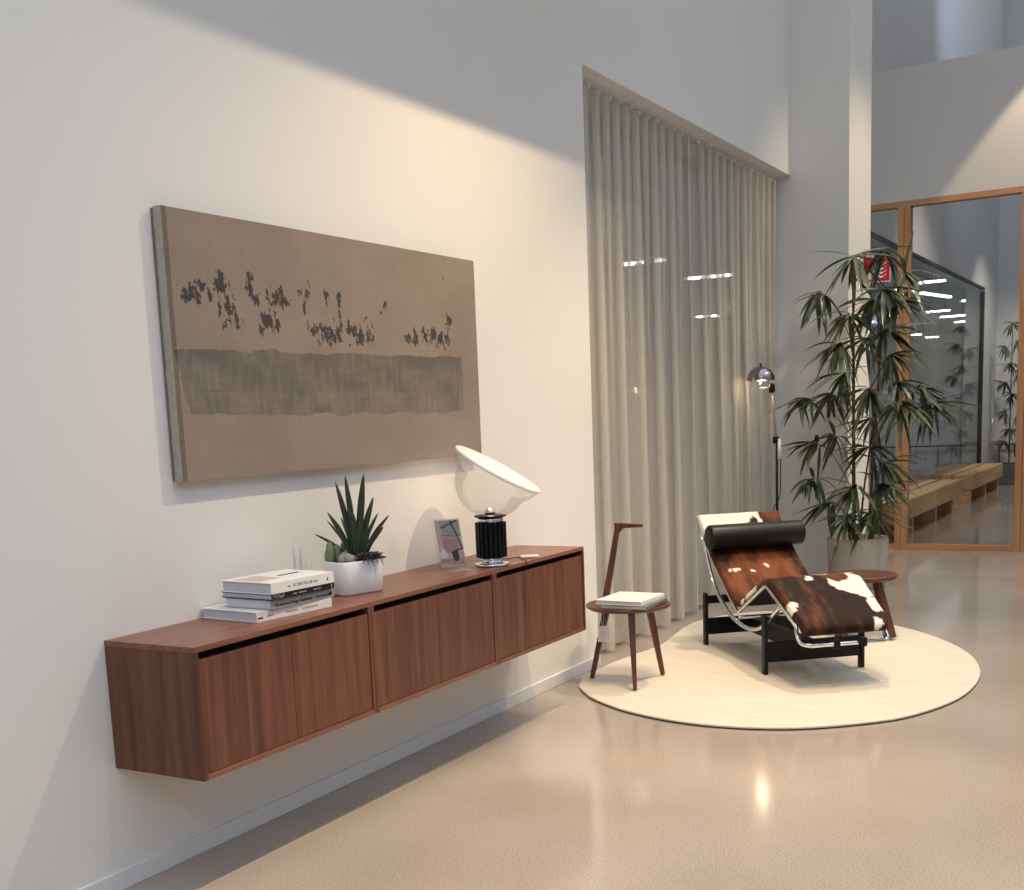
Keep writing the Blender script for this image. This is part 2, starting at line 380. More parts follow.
STRIPS = [((-.57,19.42),(-.20,19.40),0),((-.62,23.75),(-.52,23.70),0),((-1.62,25.9),(-1.18,25.85),0),((-1.69,27.8),(-1.15,27.8),0),((-1.73,30.0),(-1.24,29.9),0),((-1.72,32.1),(-1.54,32.15),0),((-3.52,34.1),(-3.25,34.3),0),((-3.46,36.1),(-3.17,36.3),0),
          ((-1.05,20.2),(-.65,22.6),0),((-2.87,13.58),(-2.35,13.54),1),((-2.88,15.72),(-2.26,15.8),1),((-2.87,17.87),(-2.5,17.9),1),((-5.15,22.2),(-4.7,22.3),1)]
SL = ['nearest ceiling strip light seen through the glass above the foliage','short strip light close to the corner of the glass','strip light with its left end by the oak mullion','long strip light low behind the glass','strip light below the long one behind the glass','smallest strip light at the right of the glass','faint strip light at the left among leaves','lowest faint strip light beside the foliage',
      'slanting strip light pointing away behind the glass','strip light glimpsed through the left sheer curtain','long strip light glimpsed through the middle of the curtain','short strip light glimpsed through the right curtain','farthest low strip light glimpsed through the curtain']
for (a, b, g), lb in zip(STRIPS, SL):
    dx, dy = b[0]-a[0], b[1]-a[1]; L = math.hypot(dx, dy)
    o = thing('strip_light', lb, 'light', (a[0], a[1], 3.25), math.atan2(dy, dx), 'strip lights outside the windows')
    MB().box((0, -.03, .0), (L, .03, .035)).build('tube', M_tube, o, .01)
    MB().box((0, -.04, .035), (L, .04, .06)).box((L*.2-.008, -.008, .06), (L*.2+.008, .008, .349)).box((L*.8-.008, -.008, .06), (L*.8+.008, .008, .349)).build('housing', M_steel, o)

# rail at the corridor end
t = thing('handrail', 'thin dark horizontal rail across the glass behind the benches', 'rail', (0.4, 23.42, 0))
MB().box((-.38, -.012, .648), (1.6, .012, .672)).build('rail', M_steel, t)
for x in (-.3, .5, 1.3): MB().box((x-.01, -.01, 0), (x+.01, .01, .648)).build('post', M_steel, t)
t = thing('handrail', 'dark railing outside the glass front beyond the oak mullion', 'rail', (-1.2, 23.42, -.02))
MB().box((-1.6, -.012, .668), (.85, .012, .692)).build('rail', M_steel, t)
for x in (-1.5, -.5, .5): MB().box((x-.01, -.01, 0), (x+.01, .01, .668)).build('post', M_steel, t)

# ------------------------------------------------------------------ curtains
def curtain(name, y0, y1, nf, label, ph):
    ny, nz = nf * 14, 34
    z0, z1 = 0.02, 3.405
    vs = []; fs = []
    for j in range(nz + 1):
        z = z0 + (z1 - z0) * j / nz
        loose = (1 - j / nz)
        for i in range(ny + 1):
            t = i / ny
            y = y0 + (y1 - y0) * t
            q = t * nf * 2 * PI + ph
            wob = noise.noise((t * 7, ph, loose * 0.9)) * (.5 + 1.0 * loose)
            k = loose ** 1.3
            a1 = .032 * (1 - .75 * k); a2 = .050 * k * (1 + .6 * noise.noise((t * 6 + 3, ph, 0)))
            q2 = q / 2 + ph + .8 * noise.noise((t * 5, 9 + ph, 0))
            x = a1 * math.cos(q + wob) + a2 * math.cos(q2 + wob * .5)
            yy = y - .058 * (1 - .8 * k) * math.sin(q + wob) - .085 * k * math.sin(q2 + wob * .5)
            vs.append((-0.115 + x, yy, z))
    for j in range(nz):
        for i in range(ny):
            a = j * (ny + 1) + i
            fs.append((a, a + 1, a + ny + 2, a + ny + 1))
    mb = MB().add(vs, fs, True)
    o = thing(name, label, 'curtain', (-.115, y0, 0), 0, 'sheer curtains in the window bay')
    c = mb.build('fabric', M_curtain, o); c.location = (.115, -y0, 0)
    for i in range(nf):
        y = y0 + (y1 - y0) * (i + .5) / nf
        h = MB().box((-.125, y - .008, 3.40), (-.105, y + .008, 3.43)).build('glider', M_white, o); h.location = (.115, -y0, 0)
    return o
curtain('sheer_curtain', YW + .09, 8.33, 12, 'sheer off-white curtain panel nearest the cabinets, behind the side table', 0.4)
curtain('sheer_curtain', 8.50, YE - .10, 12, 'sheer off-white curtain panel beside the pillar, behind the lounge chair', 2.1)
tag(MB().box((-.135, YW + .01, 3.43), (-.095, YE - .01, ZH)).build('curtain_track', M_white, None, .002), 'white curtain track under the bay header', 'curtain track')

# ------------------------------------------------------------------ wall cabinets
D, T, B = 0.397, 0.845, 0.415
YS = (2.634, 3.569, 4.5045, 5.42)
CL = ['walnut wall cabinet nearest the camera, under the stacked books', 'walnut wall cabinet in the middle of the row, under the white succulent planter', 'walnut wall cabinet farthest along the wall, under the glass table lamp']
for k in range(3):
    y0, y1 = YS[k], YS[k+1]; L = y1 - y0
    c = thing('wall_cabinet', CL[k], 'cabinet', (0.001, y0, B), 0, 'walnut wall cabinets')
    H = T - B; e = .0008
    MB().box((0, e, 0), (D, .018, H - .018)).build('side_panel', M_walZ, c, .001)
    MB().box((0, L - .018, 0), (D, L - e, H - .018)).build('side_panel', M_walZ, c, .001)
    MB().box((0, e, H - .018), (D, L - e, H)).build('top_panel', M_walY, c, .001)
    MB().box((0, .018, 0), (D, L - .018, .018)).build('bottom_panel', M_walY, c, .001)
    MB().box((0, .018, .018), (D - .07, L - .018, H - .018)).build('slot_shade_fill', M_slot_shade, c)  # black block puts the shade of the door slot into colour
    mid = L / 2
    for a, b in ((.020, mid - .0012), (mid + .0012, L - .020)):
        MB().box((D - .024, a, .020), (D - .004, b, H - .018 - .026)).build('door', M_walZ, c, .001)

# ------------------------------------------------------------------ painting
def painting():
    Y0, Y1, Z0, Z1 = 3.0, 5.03, 1.336, 2.25
    p = thing('canvas_painting', 'large unframed linen canvas with a grey band and dark flaked blots', 'painting', (0, Y0, Z0))
    nu, nv = 640, 290
    W, H = Y1 - Y0, Z1 - Z0
    blobs = [(.059,.703,.030,.05),(.085,.73,.012,.035),(.100,.70,.008,.05),(.126,.744,.024,.05),(.145,.658,.026,.055),(.165,.61,.014,.03),(.207,.736,.012,.06),(.222,.70,.012,.03),
             (.277,.715,.024,.05),(.296,.700,.022,.035),(.25,.607,.032,.052),(.369,.753,.008,.05),(.361,.70,.006,.05),(.352,.745,.010,.02),(.43,.74,.008,.045),(.47,.715,.008,.06),
             (.367,.605,.010,.035),(.39,.59,.015,.03),(.428,.578,.036,.055),(.455,.595,.024,.05),(.507,.59,.028,.055),(.53,.575,.022,.05),(.56,.60,.02,.06),(.628,.727,.006,.02),(.613,.685,.005,.02),
             (.705,.590,.014,.03),(.74,.595,.018,.045),(.785,.60,.02,.05),(.81,.61,.012,.06),(.837,.578,.024,.05),(.871,.679,.016,.055),(.868,.60,.012,.04),(.862,.897,.005,.02),(.13,.585,.008,.02)]
    vs = []; cols = []
    base = Vector((.300, .243, .200)); grey = Vector((.155, .142, .125)); dark = Vector((.058, .055, .055))
    def F(x, y, z, o=5): return noise.fractal((x, y, z), 1.0, 2.0, o)
    for j in range(nv + 1):
        v = j / nv
        for i in range(nu + 1):
            u = i / nu
            sag = .006 * math.sin(PI * u) * math.sin(PI * v) + .0015 * noise.noise((u * 9, v * 5, 1))
            vs.append((.05 - sag * .5, u * W, v * H))
            c = base * (1 + .10 * F(u * 6, v * 4, 0) + .05 * noise.noise((u * 300, v * 6, 3)) + .05 * noise.noise((u * 8, v * 160, 5)))
            # grey painted band
            n1 = .012 * F(u * 14, v * 9, 7)
            top = .487 + .017 * min(1, u / .9) + n1; bot = .243 - .02 * u + 1.2 * n1
            le = .006 + .025 * (1 - (v - .24) / .25) + n1; re = .927 + n1 * .5
            if bot < v < top and le < u < re:
                k = .72 + .38 * F(u * 11, v * 9, 2, 6) + .30 * noise.noise((u * 90, v * 9, 9)) + .18 * noise.noise((u * 14, v * 120, 4)) + .22 * max(0, (v - .42) / .07)
                if v < .33: k -= .15
                k = max(.2, min(1, k)); c = c.lerp(grey, k)
            # flaked dark blots
            m = 0
            for bx, by, rx, ry in blobs:
                dx = (u - bx) / (rx * 1.25); dy = (v - by) / (ry * 1.15)
                if abs(dx) < 1.3 and abs(dy) < 1.3: m = max(m, 1 - math.sqrt(dx * dx + dy * dy))
            if m > 0:
                q = m * 1.08 + 1.1 * F(u * 80 + v * 9, v * 17, 4, 5) + .6 * noise.noise((u * 260, v * 70, 8))
                if q > .52: c = c.lerp(dark, .93)
            if u < .012: c = c * .62
            cols.append((max(0, c.x), max(0, c.y), max(0, c.z), 1))
    fs = []
    for j in range(nv):
        for i in range(nu):
            a = j * (nu + 1) + i; fs.append((a, a + 1, a + nu + 2, a + nu + 1))
    o = MB().add(vs, fs, True).build('canvas_face', vcol('linen_canvas', .9, 0, .25, (400, 400, 400), .1), p)
    at = o.data.color_attributes.new('pattern', 'FLOAT_COLOR', 'POINT')
    at.data.foreach_set('color', [x for c in cols for x in c])
    MB().box((.001, .002, .003), (.044, W - .002, H - .003)).build('stretcher', plain('raw_linen', (.22, .18, .145, 1), .9), p)
    # pale torn selvedge down the left edge
    e = MB(); n = 60; pv = []; pf = []
    for j in range(n + 1):
        z = H * j / n; k = .004 * noise.noise((0, 0, j * .55)) ; k2 = .004 * noise.noise((3, 0, j * .4))
        pv += [(.016 + k2, -.001, z), (.026 + k, -.003 + k * .5, z), (.044 + k, -.002, z), (.0508, -.0005 + k2 * .4, z)]
    for j in range(n):
        for q in range(3):
            a = j * 4 + q; pf.append((a, a + 1, a + 5, a + 4))
    e.add(pv, pf, True); e.build('selvedge', plain('pale_selvedge', (.50, .46, .38, 1), .9, noise_amt=.15, scale=40), p)['label'] = 'pale frayed canvas edge'
painting()

# ------------------------------------------------------------------ books
def text_mesh(s, size, mat, parent, M, name='lettering', spacing=1.0, extrude=.0004, bold=False):
    cu = bpy.data.curves.new(name, 'FONT'); cu.body = s; cu.size = size; cu.align_x = 'CENTER'; cu.align_y = 'CENTER'
    cu.extrude = extrude; cu.space_character = spacing; cu.resolution_u = 2
    if bold: cu.offset = size * .012
    ob = bpy.data.objects.new(name, cu); COL.objects.link(ob)
    bpy.context.view_layer.update()
    me = bpy.data.meshes.new_from_object(ob.evaluated_get(bpy.context.evaluated_depsgraph_get()))
    COL.objects.unlink(ob); bpy.data.objects.remove(ob); bpy.data.curves.remove(cu)
    me.materials.clear(); me.materials.append(mat); me.transform(M)
    o = bpy.data.objects.new(name, me); COL.objects.link(o); o.parent = parent
    return o
def book(label, loc, rz, w, l, h, cover, pages=M_pages, group='books stacked on the near cabinet', ct=.003):
    """spine faces +x; w across (x), l along the spine (y)"""
    b = thing('book', label, 'book', loc, rz, group)
    MB().box((-w, 0, 0), (0, l, ct)).box((-w, 0, h - ct), (0, l, h)).box((-ct, 0, ct), (0, l, h - ct)).build('cover', cover, b, .0012)
    MB().box((-w + .006, .004, ct), (-ct, l - .004, h - ct)).build('pages', pages, b)
    return b
def spine_M(y, z, off=.0006):   # text plane facing +x, running along +y
    return Matrix.Translation((off, y, z)) @ Matrix(((0,0,1,0),(1,0,0,0),(0,1,0,0),(0,0,0,1)))
b1 = book('large white book lying at the bottom of the stack on the near cabinet', (.289, 3.055, T + .0005), math.radians(-5.5), .285, .375, .036, M_paper)
MB().box((0.0002, .004, .012), (.0009, .028, .017)).build('ribbon_mark', M_ink, b1)
for y0, y1 in ((.05, .075), (.14, .20), (.22, .30)): MB().box((0.0002, y0, .015), (.0007, y1, .021)).build('faint_lettering', M_greyink, b1)
z = T + .037
b2 = book('grey-spined book second from the bottom, with bold black spine lettering', (.306, 3.112, z), math.radians(-3.5), .225, .335, .034, M_greycover)
text_mesh('The Interior Design Handbook', .0155, M_ink, b2, spine_M(.115, .013), bold=True)
text_mesh('Frida Ramstedt', .012, M_ink, b2, spine_M(.265, .013))
MB().box((0.0002, .303, .009), (.0009, .318, .021)).build('publisher_mark', M_ink, b2)
z += .0345
b3 = book('thin black-spined book with white marks, third up in the stack', (.317, 3.107, z), math.radians(-4), .250, .325, .021, M_blackcover)
mk = MB(); random.seed(3)
for k in range(34):
    y = .004 + random.random() * .055; zz = .002 + random.random() * .015; s = .0012 + random.random() * .003
    mk.box((.0002, y, zz), (.0009, y + s, min(zz + s, .0205)))
mk.build('speckled_print', M_paleink, b3)
for y0, y1 in ((.105, .125), (.135, .175), (.21, .25)): MB().box((0.0002, y0, .008), (.0008, y1, .012)).build('faint_lettering', M_greyink, b3)
MB().box((0.0002, .306, .005), (.0009, .310, .017)).build('publisher_mark', M_paleink, b3)
z += .0215
b4 = book('thick white cookbook on top of the stack of four books', (.322, 3.100, z), math.radians(-4), .245, .325, .040, M_paper)
text_mesh('KINFOLK', .017, M_ink, b4, spine_M(.160, .019), spacing=1.5)
text_mesh('the', .010, M_ink, b4, spine_M(.090, .019), spacing=1.3)
text_mesh('table', .010, M_ink, b4, spine_M(.226, .019), spacing=1.3)
tri = MB().prism([(.283, .013), (.293, .013), (.292, .026), (.289, .022)], 0, 1)
tri.v = [(.0002 + .0007 * v[2], v[0], v[1]) for v in tri.v]; tri.build('publisher_mark', M_ink, b4)
MB().box((-.135, .165, .0401), (-.118, .275, .0406)).build('cover_print', M_ink, b4)['label'] = 'dark strip printed on the cover'
MB().box((-.205, .02, .0401), (-.075, .13, .0405)).build('cover_print', M_tan, b4)['label'] = 'tan shape printed on the cover'

# ------------------------------------------------------------------ succulent planter
def planter():
    p = thing('succulent_planter', 'white glazed planter with spiky aloe, cactus and dark succulents', 'potted plant', (.184, 3.762, T + .0005), math.radians(-17.5))
    def rr(hx, hy, r, n=8):
        out = []
        for cx, cy, a0 in ((hx-r, hy-r, 0), (-hx+r, hy-r, 90), (-hx+r, -hy+r, 180), (hx-r, -hy+r, 270)):
            for k in range(n + 1):
                a = math.radians(a0 + 90 * k / n); out.append((cx + r * math.cos(a), cy + r * math.sin(a)))
        return out
    h = .132
    rings = [(.066, .096, .03, .0), (.072, .102, .035, .006), (.078, .108, .036, h - .003), (.076, .106, .035, h), (.072, .102, .033, h), (.070, .100, .033, h - .02)]
    vs = []; fs = []; n = len(rr(.07, .1, .03))
    for hx, hy, r, zz in rings: vs += [(x, y, zz) for x, y in rr(hx, hy, r)]
    for i in range(len(rings) - 1):
        for k in range(n):
            l = (k + 1) % n; fs.append((i*n+k, i*n+l, (i+1)*n+l, (i+1)*n+k))
    fs.append(tuple(range(n)))
    MB().add(vs, fs, True).build('pot', M_ceramic, p)
    MB().prism(rr(.0705, .1005, .033), h - .026, h - .012).build('soil', M_soil, p)
    # local axes: image-right is roughly (.92,.40) in world; rotate into the planter frame
    a = math.radians(17.5)
    R = Vector((.86 * math.cos(a) - .508 * math.sin(a), .86 * math.sin(a) + .508 * math.cos(a), 0)).normalized()
    Dp = Vector((R.y, -R.x, 0))      # towards the viewer
    base = Vector((0, 0, h - .02)) + R * .016
    leaves = [(-.06, .285, .015, .013), (-.028, .305, -.02, .014), (.042, .31, .01, .016), (.068, .22, -.03, .014), (.125, .155, .02, .009), (.105, .115, .05, .014), (.080, .16, -.05, .009),
              (-.093, .175, .03, .012), (-.055, .15, -.05, .009), (-.105, .14, -.04, .007), (.0, .17, .05, .016), (.02, .14, .045, .014), (-.02, .19, .02, .015), (-.150, .095, -.01, .007)]
    for x, zz, dd, r in leaves:
        tip = base + R * x * 1.1 + Dp * dd + Vector((0, 0, zz * 1.07 + .025))
        b0 = base + R * (x * .15) + Dp * (dd * .2 + .0)
        mid = b0.lerp(tip, .5) + Vector((0, 0, .012)) - R * (x * .08)
        pts = spline([b0, mid, tip], 6)
        rad = [r * (1 - .2 * k / 12) if k < 8 else r * .88 * (1 - ((k - 7) / 5.2) ** 1.5) + .0006 for k in range(len(pts))]
        MB().tube(pts, rad, 8).build('aloe_leaf', M_aloe, p)
    cb = Vector((0, 0, h - .02)) - R * .075
    for dx, r, hh, dd in ((-.012, .017, .095, .02), (.014, .014, .082, .0), (-.028, .012, .06, -.02), (.034, .010, .088, -.015)):
        c0 = cb + R * dx + Dp * dd
        mb = MB(); prof = [(r * .7, 0), (r, hh * .3), (r * 1.05, hh * .6), (r * .8, hh * .9), (r * .3, hh), (.001, hh * 1.01)]
        mb.lathe(prof, 12, Matrix.Translation(c0)); mb.build('cactus_stem', M_cactus, p)
    for k, (dx, dd, r) in enumerate(((-.035, .055, .020), (-.012, .058, .022), (-.03, .03, .026), (.004, .05, .016))):
        c0 = Vector((0, 0, h + .002)) + R * dx + Dp * dd
        mb = MB(); vs = []; fs = []
        for i in range(9):
            th = PI * i / 8
            for j in range(12):
                ph = 2 * PI * j / 12
                d3 = Vector((math.sin(th) * math.cos(ph), math.sin(th) * math.sin(ph), math.cos(th) * 1.2))
                vs.append(c0 + d3 * r * (1 + .35 * noise.noise(d3 * 2.3 + Vector((k * 5, 0, 0)))))
        for i in range(8):
            for j in range(12): l = (j + 1) % 12; fs.append((i*12+j, i*12+l, (i+1)*12+l, (i+1)*12+j))
        mb.add(vs, fs, True); mb.build('pale_stone', M_fuzz, p)
    random.seed(11)
    for cx, dd in ((.062, .045), (.088, .02), (.045, .05), (.085, .05)):
        mb = MB(); c0 = Vector((0, 0, h + .004)) + R * cx + Dp * dd
        for k in range(16):
            an = k * 2.4; el = .05 + .075 * k
            dr = (R * math.cos(an) + Dp * math.sin(an)) * math.cos(el) + Vector((0, 0, math.sin(el)))
            L = .048 - .0012 * k
            pts = [c0, c0 + dr * L * .5 + Vector((0, 0, .003)), c0 + dr * L]
            mb.tube(pts, [.003, .0058, .0008], 6)
        mb.build('rosette', M_rosette, p)
    mb = MB()
    for k in range(7):
        s = Vector((0, 0, h + .004)) + R * (.05 + .012 * k) + Dp * (.062 - .004 * k)
        mb.tube(spline([s, s + Dp * .022 + Vector((0, 0, .010)), s + Dp * .034 + R * .008 * (k % 3) + Vector((0, 0, -.012 - .006 * (k % 3)))], 4), .0014, 5)
    mb.build('trailing_stems', M_rosette, p)
planter()

# ------------------------------------------------------------------ acrylic card holder
def holder():
    o = thing('card_holder', 'clear acrylic stand with a printed photo card, left of the glass lamp', 'card holder', (.222, 4.445, T + .0005), math.radians(57))
    W2, Hh, th = .068, .232, math.radians(-17)
    Mx = Matrix.Translation((0, .0, .004)) @ Matrix.Rotation(th, 4, 'X')
    MB().box((-W2, -.085, 0), (W2, .006, .004)).build('foot', M_acryl, o, .001)
    MB().box((-W2, -.004, 0), (W2, -.002, Hh), Mx).box((-W2, .002, 0), (W2, .004, Hh), Mx).build('acrylic_sheet', M_acryl, o)
    card = MB().box((-W2 + .014, -.001, .012), (W2 - .002, .001, Hh - .005), Mx).build('photo_card', plain('card_pink', (.60, .44, .40, 1), .5, noise_amt=.12, scale=25), o)
    def shp(name, poly, mat, k):
        mb = MB(); y = -.0012 - .0001 * k
        vs = [Mx @ Vector((x, y, z)) for x, z in poly]; vs2 = [Mx @ Vector((x, y + .0002, z)) for x, z in poly]
        n = len(poly)
        mb.add(vs + vs2, [tuple(range(n)), tuple(range(2*n-1, n-1, -1))] + [(i, (i+1) % n, n + (i+1) % n, n + i) for i in range(n)])
        return mb.build(name, mat, card)
    Mg = plain('card_grey', (.36, .37, .36, 1), .5, noise_amt=.2, scale=60)
    Mr = plain('card_rose', (.50, .29, .24, 1), .5, noise_amt=.15, scale=40); Mw = plain('card_white', (.68, .66, .68, 1), .5)
    Mb = plain('card_black', (.02, .02, .022, 1), .5)
    shp('printed_window', [(-.02, .15), (.064, .145), (.064, .222), (-.035, .222)], Mg, 1)
    shp('printed_wall', [(-.03, .075), (.04, .075), (.05, .145), (-.03, .145)], Mr, 1)
    shp('printed_table', [(-.053, .03), (.06, .02), (.06, .045), (-.053, .05)], Mr, 1)
    shp('printed_flower', [(-.053, .07), (-.035, .1), (-.02, .085), (-.012, .062), (-.03, .05), (-.05, .055)], Mw, 2)
    def bar(a, b, w2):
        d = Vector((b[0]-a[0], b[1]-a[1])).normalized(); n = Vector((-d.y, d.x)) * w2
        return [(a[0]-n.x, a[1]-n.y), (b[0]-n.x, b[1]-n.y), (b[0]+n.x, b[1]+n.y), (a[0]+n.x, a[1]+n.y)]
    for a, b, w2 in (((-.028, .19), (.055, .222), .0035), ((.022, .222), (.048, .145), .004), ((.048, .14), (.062, .09), .0035), ((.062, .092), (.022, .083), .0035), ((-.036, .158), (.042, .148), .0012)):
        shp('printed_arm', bar(a, b, w2), Mb, 3)
    shp('printed_lamp', [(.004, .08), (.036, .085), (.04, .05), (.03, .035), (.016, .037), (.01, .05)], Mb, 3)
holder()

# ------------------------------------------------------------------ glass table lamp
def table_lamp():
    o = thing('table_lamp', 'table lamp with tilted white disc on a clear glass bowl and black ribbed base', 'lamp', (.312, 4.636, T + .0005))
    MB().lathe([(.074, 0), (.079, .002), (.079, .010), (.074, .013), (.04, .016)], 48).build('foot_plate', M_chrome, o)
    MB().lathe([(.05, .0161), (.05, .04)], 40).build('foot_ring', M_chrome, o)
    poly = []; nr = 20
    for k in range(nr):
        for j, rr_ in ((0.0, .052), (.25, .052), (.30, .071), (.95, .071)):
            a = 2 * PI * (k + j) / nr; poly.append((rr_ * math.cos(a), rr_ * math.sin(a)))
    MB().prism(poly, .0401, .198).build('ribbed_body', M_blackmetal, o, .0012)
    MB().lathe([(.056, .1981), (.058, .2), (.058, .221)], 40).build('collar', M_chrome, o)
    MB().lathe([(.05, .2211), (.07, .2222), (.074, .226), (.070, .230)], 40).build('bowl_seat', M_blackmetal, o)
    # bowl: sphere resting on the seat, axis tilted
    c0 = Vector((.012, .006, .382)); Rs = .168
    vd = Vector((2.72, -4.62, .26)).normalized()                       # direction to the middle of the room
    Rv = Vector((.860, .508, -.044)); Uv = Vector((-.043, .157, .987))
    n = ((Rv * .47 + Uv * .883) * math.sin(math.radians(77)) + vd * math.cos(math.radians(77))).normalized()
    M = Matrix.Translation(c0) @ n.to_track_quat('Z', 'Y').to_matrix().to_4x4()
    prof = [(.004, -Rs)]
    for k in range(1, 13):
        a = -PI / 2 + (PI / 2 - .12) * k / 12
        prof.append((Rs * math.cos(a), Rs * math.sin(a)))
    prof += [(.193, .012), (.202, .032), (.211, .050)]
    inner = [(max(r - .003, .001), zz + .0025 * (1 if r < .1 else .3)) for r, zz in reversed(prof)]
    MB().lathe(prof, 64, M, close=False).build('glass_bowl', M_bowl, o)
    dish = [(.2125, .052), (.2155, .055), (.2155, .064), (.211, .066), (.17, .055), (.11, .042), (.05, .035), (.002, .033), (.002, .030), (.05, .032), (.11, .039), (.17, .051)]
    MB().lathe(dish + [dish[0]], 72, M, close=False).build('reflector_disc', M_dish, o)
    MB().lathe([(.012, .2301), (.024, .234), (.026, .25), (.004, .262)], 24).build('bulb_cover', M_chrome, o)
    return o
table_lamp()
tp = thing('power_adapter', 'flat white lamp dimmer lying near the cabinet front edge', 'adapter', (.352, 4.925, T + .0005), math.radians(35))
MB().box((-.045, -.018, 0), (.045, .018, .014)).build('body', M_white, tp, .005)
pts = spline([(-.044, 0, .006), (-.09, .004, .003), (-.15, -.03, .003), (-.21, -.035, .003)], 6)
MB().tube(pts, .0022, 6).build('cable', M_blackmetal, tp)
cb = MB().tube(spline([(.318, 4.885, T + .003), (.360, 4.84, T + .0035), (.3985, 4.80, T + .003), (.4015, 4.80, T - .02), (.395, 4.80, T - .03)], 6), .0022, 6)
tag(cb.build('power_cable', M_blackmetal), 'thin black cable hanging over the cabinet edge by the lamp', 'cable')

# ------------------------------------------------------------------ rug
RUG = [(.126,5.881),(.075,6.10),(.07,6.40),(.098,6.717),(.135,6.989),(.125,7.198),(.086,7.464),(.05,7.748),(.06,7.99),(.15,8.25),(.34,8.47),(.62,8.58),(.92,8.53),(1.18,8.36),(1.412,8.137),(1.603,7.946),(1.81,7.655),(1.974,7.319),(2.074,6.953),(2.107,6.609),(2.08,6.237),(1.974,5.89),(1.817,5.636),(1.475,5.364),(1.07,5.279),(.69,5.364),(.383,5.551),(.193,5.757)]
def rug():
    P = [Vector((x, y, 0)) for x, y in RUG]; n = len(P); poly = []
    for i in range(n):
        a, b, c, d = P[i-1], P[i], P[(i+1) % n], P[(i+2) % n]
        for k in range(5):
            t = k / 5
            q = .5 * ((2*b) + (c-a)*t + (2*a-5*b+4*c-d)*t*t + (3*b-a-3*c+d)*t**3); poly.append((q.x - 1.05, q.y - 6.9))
    o = thing('area_rug', 'cream bean-shaped rug under the lounge chair', 'rug', (1.05, 6.9, 0))
    MB().prism(poly, 0.006, .016).build('pile', M_rug, o, .003)
    MB().prism([(x * .998, y * .998) for x, y in poly], .0005, .006).build('dark_backing', M_blackmetal, o)
rug()
ZR = .0165
